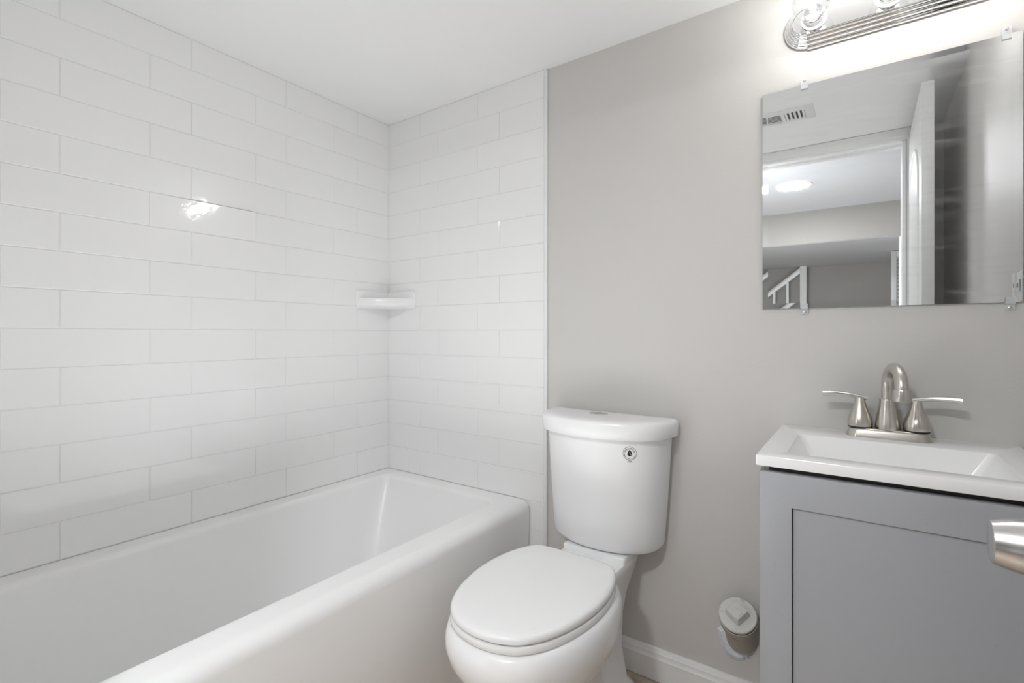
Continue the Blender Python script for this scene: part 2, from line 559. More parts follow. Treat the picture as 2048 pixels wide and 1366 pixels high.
# ------------------------------------------------------------------ corner soap shelf
def shelf():
    x0, y0, zt = 0.0005, -0.0055, 1.190
    root = thing('corner_shelf', 'white ceramic corner shelf on the tile above the tub', 'shelf', (x0, y0, zt - 0.045))
    LL, LR = 0.172, 0.168
    def outline(s, z, bow=0.018):
        # s: inset from the free edge;  from the corner along the back wall, round the front, back along the left wall
        A = Vector((x0 + LR - s * 1.6, y0)); E = Vector((x0, y0 - LL + s * 1.6))
        pts = [Vector((x0, y0)), A]
        n = 14
        d = (E - A); nn = Vector((-d.y, d.x)).normalized()
        if nn.dot(Vector((1, -1))) < 0: nn = -nn
        for k in range(1, n):
            u = k / n
            pts.append(A + d * u + nn * (bow * (math.sin(PI * u) ** 0.7) - s * 0.2))
        pts.append(E)
        return [Vector((p.x, p.y, z)) for p in pts]
    bm = B()
    loft(bm, [outline(0.045, zt - 0.046, 0.0), outline(0.016, zt - 0.043), outline(0.006, zt - 0.038), outline(0.001, zt - 0.028), outline(0, zt - 0.010),
              outline(0.003, zt - 0.001), outline(0.006, zt), outline(0.012, zt - 0.001)], True, True)
    obj('shelf_plate', bm, M['china'], root, 50)
    for wall in ('L', 'B'):
        bm = B()
        # flange against the wall with a rounded raised end
        n = 10
        prof = []
        L = LL + 0.004 if wall == 'L' else LR + 0.004
        zt2, zb = zt + 0.030, zt - 0.045
        rr = 0.016
        prof += [(0.0, zb + 0.004), (0.0, zt2)]
        for k in range(n + 1):
            a = PI / 2 - PI / 2 * k / n
            prof.append((L - rr + rr * math.cos(a), zt2 - rr + rr * math.sin(a)))
        for k in range(n + 1):
            a = -PI / 2 * k / n
            prof.append((L - 0.022 + 0.022 * math.cos(a), zb + 0.022 + 0.022 * math.sin(a)))
        th = 0.012
        def ring(ins, d):
            cx, cz = L / 2, (zt2 + zb) / 2
            out = []
            for p, z in prof:
                q = p if p < 0.001 else p + (ins if p < cx else -ins)
                zz = z + (ins if z < cz else -ins)
                out.append(Vector((x0 + d, y0 - q, zz)) if wall == 'L' else Vector((x0 + q, y0 - d, zz)))
            return out
        loft(bm, [ring(0, 0), ring(0, th - 0.004), ring(0.0015, th - 0.001), ring(0.004, th)], True, True)
        obj('flange', bm, M['china'], root, 50)
shelf()

# ------------------------------------------------------------------ toilet
TX = 1.059
def toilet():
    root = thing('toilet', 'white two-piece toilet with closed lid beside the tub', 'toilet', (TX, -0.36, 0))
    # --- bowl
    half = [(0.0, -0.265), (0.055, -0.265), (0.097, -0.268), (0.127, -0.277), (0.151, -0.312), (0.168, -0.36), (0.178, -0.415), (0.180, -0.47), (0.174, -0.53), (0.158, -0.595),
            (0.132, -0.652), (0.096, -0.694), (0.050, -0.716), (0.0, -0.723)]
    full = half + [(-x, y) for x, y in reversed(half[1:-1])]
    base = [(p.x / 0.18, (p.y + 0.265) / -0.458) for p in spline(full, 5)]
    def egg(hw, yb, yf, z, sq=0.0):
        out = []
        for x, y in base:
            out.append(Vector((TX + x * hw, yb + (yf - yb) * y, z)))
        return out
    bm = B()
    rings = [(0.0, .104, -.17, -.565), (0.012, .104, -.17, -.565), (0.020, .098, -.175, -.557), (0.045, .084, -.185, -.538), (0.10, .076, -.20, -.525), (0.150, .080, -.215, -.535),
             (0.19, .082, -.220, -.540), (0.212, .088, -.225, -.552), (0.222, .100, -.23, -.572), (0.228, .112, -.232, -.590), (0.240, .126, -.235, -.612), (0.262, .145, -.238, -.645), (0.29, .161, -.241, -.672), (0.325, .1735, -.245, -.693),
             (0.355, .1785, -.249, -.703), (0.378, .1785, -.252, -.703), (0.393, .175, -.257, -.697), (0.402, .169, -.262, -.688), (0.404, .155, -.28, -.67)]
    loft(bm, [egg(h, yb, yf, z) for z, h, yb, yf in rings], True, True)
    # rear deck under the tank, trapway and foot
    deck = [(0.0, .098, -.36, -.055), (0.012, .098, -.36, -.055), (0.03, .076, -.35, -.06), (0.12, .060, -.35, -.06), (0.22, .062, -.35, -.055), (0.28, .070, -.345, -.045),
            (0.33, .084, -.335, -.035), (0.365, .094, -.33, -.028), (0.386, .100, -.33, -.028), (0.393, .096, -.325, -.033)]
    loft(bm, [rrect(TX - h, TX + h, a, b, 0.030, z) for z, h, a, b in deck], True, True)
    box(bm, TX - 0.098, TX + 0.098, -0.158, -0.03, 0.385, 0.4105, 0.006, 3)
    obj('bowl', bm, M['china'], root, 50)
    # --- seat ring and lid
    bm = B()
    loft(bm, [egg(h, yb, yf, z) for z, h, yb, yf in ((0.405, .154, -.275, -.677), (0.405, .163, -.267, -.690), (0.409, .1655, -.264, -.694), (0.418, .1655, -.264, -.694), (0.4215, .164, -.266, -.693), (0.4215, .150, -.28, -.675))], True, True)
    obj('seat', bm, M['seat'], root, 50)
    bm = B()
    loft(bm, [egg(h, yb, yf, z) for z, h, yb, yf in ((0.4235, .154, -.275, -.675), (0.4235, .161, -.268, -.686), (0.4265, .1645, -.265, -.692), (0.435, .1655, -.264, -.6935), (0.4395, .1640, -.266, -.6910), (0.4425, .160, -.27, -.685),
                                                       (0.444, .153, -.277, -.676), (0.4455, .12, -.33, -.62), (0.446, .05, -.42, -.52))], True, True)
    obj('seat_lid', bm, M['seat'], root, 50)
    for s in (-1, 1):
        bm = B()
        box(bm, TX + s * 0.075 - 0.022, TX + s * 0.075 + 0.022, -0.258, -0.232, 0.3925, 0.422, 0.007, 3)
        obj('hinge_cap', bm, M['seat'], root, 50)
    # --- tank
    TC = 1.056
    hl = [(0.0, 0.0), (0.5, 0.0), (0.93, 0.0), (0.985, 0.03), (1.0, 0.12), (0.985, 0.33), (0.93, 0.53), (0.82, 0.70), (0.66, 0.83), (0.45, 0.925), (0.22, 0.98), (0.0, 1.0)]
    dsh = [(p.x, p.y) for p in spline(hl + [(-x, y) for x, y in reversed(hl[1:-1])], 4)]
    def D(hw, dep, z, yb=-0.012):
        return [Vector((TC + x * hw, yb - dep * max(y, -0.01), z)) for x, y in dsh]
    bm = B()
    T = [(0.411, .146, .122), (0.413, .158, .138), (0.420, .167, .150), (0.432, .171, .156), (0.50, .1765, .159), (0.60, .184, .163), (0.70, .190, .166), (0.744, .193, .168)]
    loft(bm, [D(h, d, z) for z, h, d in T], True, True)
    bvh = BVHTree.FromBMesh(bm)
    tank = obj('tank', bm, M['china'], root, 50)
    bm = B()
    T = [(0.7450, .190, .165), (0.7450, .206, .186), (0.7475, .2095, .189), (0.776, .211, .190), (0.784, .2105, .1895), (0.789, .208, .187), (0.7925, .203, .182), (0.7945, .195, .174), (0.796, .15, .13), (0.7965, .06, .05)]
    loft(bm, [D(h, d, z, -0.010 - (0.5 * (0.211 - h) if h > .18 else (0.19 - d) * 0.5)) for z, h, d in T], True, True)
    obj('tank_lid', bm, M['china'], root, 50)
    # dual flush button
    bm = B()
    bc = Vector((1.043, -0.082, 0.796))
    lathe(bm, [(0.029, -0.001), (0.029, 0.0025), (0.0275, 0.0035), (0.0245, 0.0035), (0.0240, 0.001)], bc, n=40, cap1=True)
    fb = obj('flush_button', bm, M['chrome'], root, 40, label='chrome dual flush button')
    for s in (-1, 1):
        bm = B()
        pts = []
        for k in range(21):
            a = -PI / 2 + PI * k / 20
            pts.append((bc.x + s * (0.0008 + 0.0225 * math.cos(a)), bc.y + 0.0225 * math.sin(a)))
        loft(bm, [[Vector((x, y, bc.z + h)) for x, y in pts] for h in (0.0005, 0.003)], True, True)
        obj('button_half', bm, M['satin'], fb, 40)
    # round printed sticker
    cx, cz = 1.172, 0.708
    bm = B()
    def put(x, z, d):
        x, z = cx + (x - cx) * 0.84, cz + (z - cz) * 0.93
        hit = bvh.ray_cast(Vector((x, -1, z)), Vector((0, 1, 0)))
        return Vector((x, (hit[0].y if hit[0] else -0.17) - d, z))
    def poly(pts, d):
        try: bm.faces.new([bm.verts.new(put(cx + x, cz + z, d)) for x, z in pts])
        except ValueError: pass
    def strip(ring_a, ring_b, d):
        a = [bm.verts.new(put(cx + x, cz + z, d)) for x, z in ring_a]
        b = [bm.verts.new(put(cx + x, cz + z, d)) for x, z in ring_b]
        for i in range(len(a)):
            j = (i + 1) % len(a)
            bm.faces.new((a[i], a[j], b[j], b[i]))
    circ = lambda r, n=64: [(r * math.cos(2 * PI * k / n), r * math.sin(2 * PI * k / n)) for k in range(n)]
    strip(circ(0.0207), circ(0.0197), 0.0005)
    # drop: two halves with the leaf vein between
    def drop(n=40):
        out = []
        for k in range(n):
            t = 2 * PI * k / n
            out.append((0.0096 * math.sin(t) * (math.sin(t / 2) ** 1.15), 0.0015 + 0.0102 * math.cos(t)))
        return out
    dp = drop()
    c0 = bm.verts.new(put(cx, cz - 0.001, 0.0005))
    ring = [bm.verts.new(put(cx + x, cz + z, 0.0005)) for x, z in dp]
    for i in range(len(ring)):
        bm.faces.new((c0, ring[i], ring[(i + 1) % len(ring)]))
    def text(s, radius, start, size, bottom=False, gap=1.0):
        """letters set round the ring"""
        dg = bpy.context.evaluated_depsgraph_get()
        glyphs = []
        for ch in s:
            if ch == ' ':
                glyphs.append((None, 0.45 * size)); continue
            cu = bpy.data.curves.new('glyph', 'FONT')
            cu.body = ch; cu.size = size; cu.resolution_u = 3; cu.offset = size * 0.018
            ob = bpy.data.objects.new('glyph', cu)
            C.objects.link(ob)
            dg.update()
            me = bpy.data.meshes.new_from_object(ob.evaluated_get(dg))
            bpy.data.objects.remove(ob); bpy.data.curves.remove(cu)
            w = max((v.co.x for v in me.vertices), default=0.3 * size) + 0.07 * size
            glyphs.append((me, w * gap))
        tot = sum(w for _, w in glyphs)
        u = -tot / 2
        for me, w in glyphs:
            if me:
                vs = []
                for v in me.vertices:
                    if radius:
                        a = (u + v.co.x) / radius
                        if bottom:
                            rr = radius + size * 0.72 - v.co.y
                            vs.append(bm.verts.new(put(cx + rr * math.sin(a), cz - rr * math.cos(a), 0.0005)))
                        else:
                            rr = radius + v.co.y
                            vs.append(bm.verts.new(put(cx + rr * math.sin(a), cz + rr * math.cos(a), 0.0005)))
                    else:
                        vs.append(bm.verts.new(put(cx + u + v.co.x, cz + start + v.co.y, 0.0005)))
                for p in me.polygons:
                    try: bm.faces.new([vs[i] for i in p.vertices])
                    except ValueError: pass
                bpy.data.meshes.remove(me)
            u += w
    text('WaterSense', 0.0128, 0, 0.0062)
    text('Meets EPA Criteria', 0.0150, 0, 0.0042, True, 1.02)
    for x in (-0.0158, 0.0158):
        poly([(x + 0.0007 * math.cos(2 * PI * k / 10), -0.0005 + 0.0007 * math.sin(2 * PI * k / 10)) for k in range(10)], 0.0005)
    for z, xs in ((-0.0235, ((-.0055, -.003), (-.0026, .0008), (.0012, .0028), (.0036, .0058))), (-0.0265, ((-.0075, -.0042), (-.0036, -.0010), (-.0004, .0018), (.0026, .0046), (.0052, .0074)))):
        for a, b in xs:
            poly([(a, z), (b, z), (b, z + 0.0013), (a, z + 0.0013)], 0.0005)
    vein = [(-0.0006, 0.0042), (-0.0012, 0.0030), (0.0002, 0.0005), (0.0040, -0.0056), (0.0048, -0.0052), (0.0009, 0.0012)]
    nface = len(bm.faces)
    poly(vein, 0.0008)
    bm.faces.ensure_lookup_table()
    for f in list(bm.faces)[nface:]: f.material_index = 1
    obj('sticker', bm, [M['ink'], M['film']], root, 40, label='round black print of a water drop on the tank front')
    # bolt cap on the foot
    for s in (-1, 1):
        bm = B()
        lathe(bm, [(0.013, 0), (0.013, 0.006), (0.010, 0.013), (0.004, 0.016)], (TX + s * 0.100, -0.33, 0.012), n=20, cap0=True, cap1=True)
        obj('bolt_cap', bm, M['white'], root, 40)
toilet()

# ------------------------------------------------------------------ drain cleanout
def cleanout():
    nrm = Vector((0.02, -0.60, 0.80)).normalized()
    top = Vector((1.432, -0.062, 0.302))
    root = thing('drain_cleanout', 'painted drain cleanout pipe with square-nut plug, on the wall beside the vanity', 'pipe', (1.432, 0.003, 0.20))
    bm = B()
    L = 0.125
    lathe(bm, [(0.041, -L), (0.041, -0.034), (0.0445, -0.033), (0.0475, -0.031), (0.0475, -0.014), (0.045, -0.012), (0.040, -0.012)], top, nrm, 36, cap1=True)
    # keep the pipe in front of the wall face
    g = bm.verts[:] + bm.edges[:] + bm.faces[:]
    bmesh.ops.bisect_plane(bm, geom=g, plane_co=(0, 0.003, 0), plane_no=(0, 1, 0), clear_outer=True)
    obj('pipe_stub', bm, M['pipe'], root, 40)
    bm = B()
    lathe(bm, [(0.0458, -0.0125), (0.0458, -0.0085)], top, nrm, 36, True, True)
    obj('gap_shade', bm, M['dark'], root, 40)  # dark ring painting in the shade of the gap below the plug
    bm = B()
    lathe(bm, [(0.044, -0.009), (0.0465, -0.007), (0.0465, -0.001), (0.0445, 0.001), (0.026, 0.0015), (0.0, 0.0015)], top, nrm, 36, True, False)
    plug = obj('plug', bm, M['pvc'], root, 40)
    bm = B()
    q = Vector((0, 0, 1)).rotation_difference(nrm) @ Matrix.Rotation(math.radians(57), 3, 'Z').to_quaternion()
    t = B()
    rings = []
    for h, s, r in ((0.001, 0.0225, 0.004), (0.021, 0.0195, 0.003), (0.023, 0.018, 0.003)):
        rings.append(rrect(-s, s, -s, s, r, h, 3))
    loft(t, rings, True, True)
    merge(bm, t, 0, Matrix.Translation(top) @ q.to_matrix().to_4x4())
    obj('square_nut', bm, M['pvc'], plug, 40)
    # ragged plaster where the pipe leaves the wall
    bm = B()
    rnd = random.Random(3)
    n = 40
    cxz = Vector((1.427, 0.212))
    outer, inner = [], []
    for k in range(n):
        a = 2 * PI * k / n
        left = max(0.0, math.cos(a - math.radians(215)))
        r = 0.043 + 0.016 * left + rnd.uniform(-0.004, 0.005)
        sx, sz = (1.0, 1.28)
        outer.append(Vector((cxz.x + r * sx * math.cos(a), 0.0028, cxz.y + r * sz * math.sin(a))))
        inner.append(Vector((cxz.x + r * 0.78 * sx * math.cos(a), -0.006 - 0.003 * rnd.random(), cxz.y + r * 0.78 * sz * math.sin(a))))
    loft(bm, [outer, inner], False, True)
    obj('plaster_patch', bm, M['plaster'], root, 30)
cleanout()

# ------------------------------------------------------------------ vanity cabinet
VX0, VX1 = 1.529, 1.971
def vanity():
    root = thing('vanity_cabinet', 'grey shaker vanity cabinet under the sink top', 'cabinet', (1.75, -0.2, 0))
    x0, x1, yb, yf = VX0 + 0.005, VX1 - 0.003, 0.0, -0.372
    for name, a, b in (('side_panel', x0, x0 + 0.015), ('side_panel', x1 - 0.015, x1)):
        bm = B(); box(bm, a, b, yf, yb, 0.0, 0.7832, 0.001)
        obj(name, bm, M['cab'], root)
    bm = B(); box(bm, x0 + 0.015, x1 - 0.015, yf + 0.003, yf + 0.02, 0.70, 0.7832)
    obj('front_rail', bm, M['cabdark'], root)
    bm = B(); box(bm, x0 + 0.015, x1 - 0.015, yf + 0.02, yb, 0.08, 0.095)
    obj('bottom_panel', bm, M['cab'], root)
    bm = B(); box(bm, x0 + 0.015, x1 - 0.015, yf + 0.05, yf + 0.065, 0.0, 0.08)
    obj('toe_kick', bm, M['cab'], root)
    # shaker door: frame with a sunk panel
    dx0, dx1, dz0, dz1 = x0 + 0.0005, x1 - 0.0005, 0.085, 0.7715
    y_f, y_b = -0.391, -0.3735
    w = 0.056
    bm = B()
    def R(ins, y):
        iz = ins * 1.14
        return [Vector((dx0 + ins, y, dz0 + iz)), Vector((dx1 - ins, y, dz0 + iz)), Vector((dx1 - ins, y, dz1 - iz)), Vector((dx0 + ins, y, dz1 - iz))]
    loft(bm, [R(0, y_b), R(0, y_f + 0.002), R(0.0006, y_f + 0.0006), R(0.002, y_f), R(w - 0.0012, y_f), R(w, y_f + 0.0012), R(w, y_b - 0.004), R(w - 0.004, y_b), R(0, y_b)])
    door = obj('cabinet_door', bm, M['cab'], root, 30)
    bm = B()
    box(bm, dx0 + w + 0.0016, dx1 - w - 0.0016, y_f + 0.0055, y_b - 0.004, dz0 + 1.14 * w + 0.0016, dz1 - 1.14 * w - 0.0016)
    obj('door_panel', bm, M['cab'], door)

    # sink top
    top = thing('sink_top', 'white one-piece sink top with a rectangular basin on the grey vanity', 'sink', (1.75, -0.2, 0.7840))
    bm = B()
    Y0, Y1 = -0.400, 0.002
    zb, zt = 0.7840, 0.8045
    Q = [rrect(VX0 + 0.03, VX1 - 0.03, Y0 + 0.03, Y1 - 0.02, 0.003, zb), rrect(VX0 + 0.001, VX1 - 0.001, Y0 + 0.001, Y1, 0.003, zb), rrect(VX0, VX1, Y0, Y1, 0.004, zb + 0.002),
         rrect(VX0, VX1, Y0, Y1, 0.004, zt - 0.003), rrect(VX0 + 0.001, VX1 - 0.001, Y0 + 0.001, Y1, 0.004, zt - 0.0008), rrect(VX0 + 0.003, VX1 - 0.003, Y0 + 0.003, Y1 - 0.002, 0.004, zt)]
    bx0, bx1, by0, by1 = 1.574, 1.918, -0.352, -0.118
    Q += [rrect(bx0, bx1, by0, by1, 0.012, zt), rrect(bx0 + 0.003, bx1 - 0.003, by0 + 0.003, by1 - 0.003, 0.012, zt - 0.0012), rrect(bx0 + 0.006, bx1 - 0.006, by0 + 0.005, by1 - 0.004, 0.012, zt - 0.005)]
    Q += [rrect(1.632, 1.860, -0.300, -0.150, 0.014, 0.712), rrect(1.638, 1.854, -0.295, -0.156, 0.014, 0.707), rrect(1.650, 1.842, -0.285, -0.166, 0.014, 0.705)]
    loft(bm, Q, False, True)
    obj('basin', bm, M['sink'], top, 28)
    bm = B()
    lathe(bm, [(0.022, 0.0005), (0.021, 0.003), (0.013, 0.003), (0.012, 0.001)], (1.746, -0.226, 0.705), n=28, cap1=True)
    obj('drain_ring', bm, M['lever'], top, 40)
vanity()

# ------------------------------------------------------------------ faucet
def faucet():
    fx, fy, z0 = 1.7465, -0.058, 0.8045
    root = thing('faucet', 'brushed nickel two-handle faucet with arched spout on the sink top', 'faucet', (fx, fy, z0))
    bm = B()
    r = lambda dx, dy, rad, z: rrect(fx - dx, fx + dx, fy - dy, fy + dy, rad, z, 10)
    loft(bm, [r(.0790, .0270, .0265, z0), r(.0785, .0265, .026, z0 + .004), r(.0745, .0240, .0235, z0 + .013), r(.0720, .0225, .022, z0 + .0185), r(.069, .020, .0195, z0 + .0205)], True, True)
    obj('base_plate', bm, M['nickel'], root, 50)
    zp = z0 + 0.0205
    for s in (-1, 1):
        hx = fx + s * 0.0512
        bm = B()
        lathe(bm, [(0.0236, 0), (0.0236, 0.0028)], (hx, fy, zp - 0.0006), n=36, cap0=True, cap1=True)
        obj('gap_ring', bm, M['black'], root, 40)  # black ring in the gap under the valve body
        bm = B()
        lathe(bm, [(.0238, .0024), (.0245, .006), (.0243, .013), (.0228, .021), (.0195, .031), (.0158, .041), (.0128, .050), (.0108, .058), (.0098, .064), (.0090, .0675), (.006, .069)], (hx, fy, zp), n=40, cap0=True, cap1=True)
        vb = obj('valve_body', bm, M['nickel'], root, 50)
        bm = B()
        P, Rr, F = [], [], []
        for k in range(15):
            t = k / 14
            d = -0.0135 + 0.088 * t
            zz = zp + 0.0665 + 0.0105 * math.sin(min(1, t * 1.15) * PI / 2) - 0.0050 * max(0, t - 0.45) ** 1.0
            P.append((hx + s * d, fy - 0.012 * t, zz))
            w = 0.0075 + 0.0045 * t
            Rr.append(1.0)
            F.append((w, 0.0042 + 0.0028 * t))
        tube(bm, P, Rr, 16, True, F)
        obj('lever_handle', bm, M['lever'], vb, 50)
    bm = B()
    lathe(bm, [(.0236, 0), (.0240, .006), (.0232, .014), (.0205, .030), (.0180, .045), (.0165, .058), (.0160, .067), (.0156, .0685), (.0118, .0687)], (fx, fy, zp - .001), n=40, cap0=True, cap1=True)
    obj('spout_base', bm, M['nickel'], root, 50)
    # gooseneck, swung a little to the right
    ang = math.radians(13)
    dirv = Vector((math.sin(ang), -math.cos(ang), 0))
    zs = zp + 0.060
    rad = 0.047
    P = [Vector((fx, fy, zs)), Vector((fx, fy, zs + 0.02)), Vector((fx, fy, zs + 0.036))]
    cz = zs + 0.036
    for k in range(1, 25):
        a = PI * k / 24
        P.append(Vector((fx, fy, cz + 0.044 * math.sin(a))) + dirv * (rad * (1 - math.cos(a))))
    P.append(P[-1] + Vector((0, 0, -0.003)))
    bm = B()
    tube(bm, P, 0.0117, 24)
    sp = obj('spout', bm, M['nickel'], root, 60)
    e = P[-1]
    bm = B()
    lathe(bm, [(.0118, .003), (.0155, .003), (.0162, .001), (.0162, -.0195), (.0155, -.022), (.012, -.022), (.0115, -.019)], e + Vector((0, 0, 0.002)), n=32, cap0=True, cap1=True)
    obj('aerator', bm, M['nickel'], sp, 40)
faucet()

# ------------------------------------------------------------------ mirror and its clips
MX0, MX1, MZ0, MZ1 = 1.4825, 1.9745, 1.107, 1.676
def mirror():
    bm = B()
    def R(i, y): return [Vector((MX0 + i, y, MZ0 + i)), Vector((MX1 - i, y, MZ0 + i)), Vector((MX1 - i, y, MZ1 - i)), Vector((MX0 + i, y, MZ1 - i))]
    yf = -0.0030
    loft(bm, [R(0, 0.0028), R(0, yf - 0.0004), R(0.0130, yf)], True, True)
    o = obj('mirror', bm, M['mirror'], angle=0.2, origin=((MX0 + MX1) / 2, 0.003, MZ0))
    o.data.shade_flat()
    tag(o, 'frameless rectangular mirror with dusty smears, on the wall above the faucet', 'mirror')
mirror()
def clip(x, top, label):
    z = MZ1 if top else MZ0
    s = 1 if top else -1
    root = thing('mirror_clip', label, 'clip', (x, 0.003, z), 'clear plastic mirror clips')
    bm = B()
    w = 0.0075
    prof = [(0.0025, z + s * 0.001), (0.0025, z + s * 0.017), (-0.0025, z + s * 0.017), (-0.003, z + s * 0.0055), (-0.0075, z + s * 0.003), (-0.0080, z - s * 0.011), (-0.0045, z - s * 0.011), (-0.0042, z + s * 0.001)]
    sq(bm, prof, x - w, x + w, 'x')
    obj('clip_body', bm, M['clip'], root, 30)
    bm = B()
    lathe(bm, [(0.0036, 0), (0.0034, 0.001), (0.002, 0.0016)], (x, -0.0026, z + s * 0.0115), (0, -1, 0), 16, True, True)
    obj('screw', bm, M['satin'], root, 40)
clip(1.579, True, 'clear clip at the upper left of the mirror, under the light bar')
clip(1.950, True, 'clear clip at the upper right of the mirror')
clip(1.579, False, 'clear clip on the bottom mirror edge, at the left')
clip(1.955, False, 'clear clip on the bottom mirror edge, at the right')

# ------------------------------------------------------------------ vanity light bar
def vanity_light():
    zc, x0, x1 = 1.821, 1.586, 1.922
    root = thing('vanity_light', 'chrome bar light with clear globe bulbs above the mirror', 'light fixture', (1.754, 0.003, zc))
    # stepped moulding profile: (distance from the centre line, depth off the wall)
    prof = [(0.0575, 0.0), (0.0575, 0.003)]
    for r0, d0, r1, d1 in ((0.0575, 0.004, 0.0515, 0.012), (0.0505, 0.013, 0.0455, 0.022), (0.0445, 0.023, 0.0400, 0.031), (0.0390, 0.032, 0.0350, 0.038)):
        for k in range(7):
            a = PI / 2 * k / 6
            prof.append((r0 - (r0 - r1) * (1 - math.cos(a)), d0 + (d1 - d0) * math.sin(a)))
    prof += [(0.0345, 0.0395), (0.0335, 0.0400), (0.0325, 0.0385)]
    yw = 0.003
    bm = B()
    full = [(yw - d, zc + r) for r, d in prof] + [(yw - d, zc - r) for r, d in reversed(prof)]
    loft(bm, [[Vector((x, y, z)) for y, z in full] for x in (x0, x1)], True, True)
    bar = obj('bar', bm, M['chrome'], root, 28)
    for x, s in ((x0, -1), (x1, 1)):
        bm = B()
        rings = []
        n = 28
        for k in range(n + 1):
            a = PI / 2 + PI * k / n
            rings.append([Vector((x - s * 0.001 + s * -math.cos(a) * r * 0.93, yw - d * 0.96, zc + math.sin(a) * r * 0.93)) for r, d in prof])
        loft(bm, rings, closed=False)
        # flat face inside the ribs
        rr = prof[-1][0] * 0.93
        dd = prof[-1][1] * 0.96
        bm.faces.new([bm.verts.new((x - s * 0.001 + s * -math.cos(PI / 2 + PI * k / n) * rr, yw - dd, zc + math.sin(PI / 2 + PI * k / n) * rr)) for k in range(n + 1)])
        obj('end_cap', bm, M['chrome'], root, 28)
    for i, bx in enumerate((1.602, 1.750, 1.898)):
        y0 = yw - 0.0385
        bm = B()
        lathe(bm, [(0.0285, 0), (0.0285, 0.0015), (0.027, 0.003), (0.021, 0.003)], (bx, y0, zc), (0, -1, 0), 32, True, True)
        obj('socket_collar', bm, M['ceramic'], root, 40)
        bm = B()
        lathe(bm, [(0.0205, 0.003), (0.0205, 0.010), (0.0195, 0.012), (0.0200, 0.014), (0.0200, 0.030), (0.0190, 0.032), (0.015, 0.032)], (bx, y0, zc), (0, -1, 0), 32, True, True)
        obj('socket', bm, M['chrome'], root, 40)
        # clear globe bulb
        c = Vector((bx, y0 - 0.078, zc))
        bm = B()
        R = 0.040
        pr = [(0.0135, -0.052), (0.0135, -0.047), (0.0150, -0.042)]
        for k in range(3, 25):
            a = PI * k / 24
            pr.append((R * math.sin(a), -R * math.cos(a)))
        lathe(bm, pr, c, (0, -1, 0), 40)
        bulb = obj('bulb', bm, M['glass'], root, 80, origin=tuple(c), label='clear glass globe bulb')
        bm = B()
        for k in range(6):
            a = 2 * PI * k / 6
            dx, dz = math.cos(a), math.sin(a)
            tube(bm, [c + Vector((dx * 0.006, 0.020, dz * 0.006)), c + Vector((dx * 0.014, -0.002, dz * 0.014)), c + Vector((dx * 0.008, -0.022, dz * 0.008))], 0.0012, 6)
        obj('filament', bm, M['filament'], bulb, 60)
        bm = B()
        lathe(bm, [(0.008, 0.052), (0.006, 0.034), (0.003, 0.022), (0.0015, -0.004)], c, (0, 1, 0), 12, True, True)
        obj('filament_stem', bm, M['ceramic'], bulb, 60)
        ld = bpy.data.lights.new('bulb_light', 'POINT')
        ld.energy = BULB_WATTS
        ld.color = (1.0, 0.99, 0.975)
        ld.shadow_soft_size = 0.022
        lo = bpy.data.objects.new('bulb_light', ld)
        C.objects.link(lo)
        lo.parent = bulb
        lo.location = (0, 0, 0)
vanity_light()

# ------------------------------------------------------------------ open door with its knob
def open_door():
    x0, x1 = 1.867, 1.901
    yh, yf = FY + 0.020, -0.757
    z0, z1 = 0.012, 1.912
    bm = B()
    box(bm, x0, x1, yh, yf, z0, z1, 0.0015)
    door = tag(obj('door_1', bm, M['door'], origin=(x1, yh, 0)), 'white panel door standing open against the right wall, seen in the mirror', 'door', kind='structure')
    # moulded panels on the face towards the room: arched above, square below
    ys, ye = yh + 0.10, yf - 0.10
    def moulding(pts, name):
        bm = B()
        n = len(pts)
        cy = sum(p[0] for p in pts) / n; cz = sum(p[1] for p in pts) / n
        def ring(ins, h):
            out = []
            for i in range(n):
                a, b, c = Vector(pts[i - 1]), Vector(pts[i]), Vector(pts[(i + 1) % n])
                t = (c - a).normalized()
                nn = Vector((-t.y, t.x))
                if nn.dot(Vector((cy, cz)) - b) < 0: nn = -nn
                q = b + nn * ins
                out.append(Vector((x0 - h, q.x, q.y)))
            return out
        loft(bm, [ring(0, -0.001), ring(0.004, 0.004), ring(0.012, 0.006), ring(0.020, 0.003), ring(0.026, 0.0005), ring(0.045, 0.004), ring(0.06, 0.005)], False, True)
        obj(name, bm, M['door'], door, 40)
    w = ye - ys
    arch = [(ys, 1.02), (ye, 1.02), (ye, 1.62)]
    for k in range(1, 12):
        a = PI * k / 12
        arch.append(((ys + ye) / 2 + w / 2 * math.cos(a), 1.62 + 0.14 * math.sin(a)))
    arch.append((ys, 1.62))
    moulding(arch, 'raised_panel')
    moulding([(ys, 0.20), (ye, 0.20), (ye, 0.86), (ys, 0.86)], 'raised_panel')
    bm = B()
    kc = (x0, -0.817, 0.842)
    prof = [(0.033, 0.0), (0.033, 0.004), (0.030, 0.008), (0.016, 0.010), (0.012, 0.014), (0.0125, 0.018), (0.018, 0.022), (0.0240, 0.028), (0.0258, 0.034), (0.0254, 0.042), (0.0238, 0.052), (0.0218, 0.060), (0.0200, 0.0655), (0.0196, 0.067), (0.0180, 0.0675)]
    lathe(bm, prof, kc, (-1, 0, 0), 48, True, True)
    obj('door_knob', bm, M['satin'], door, 40, label='satin nickel door knob close to the viewer at the right')
open_door()

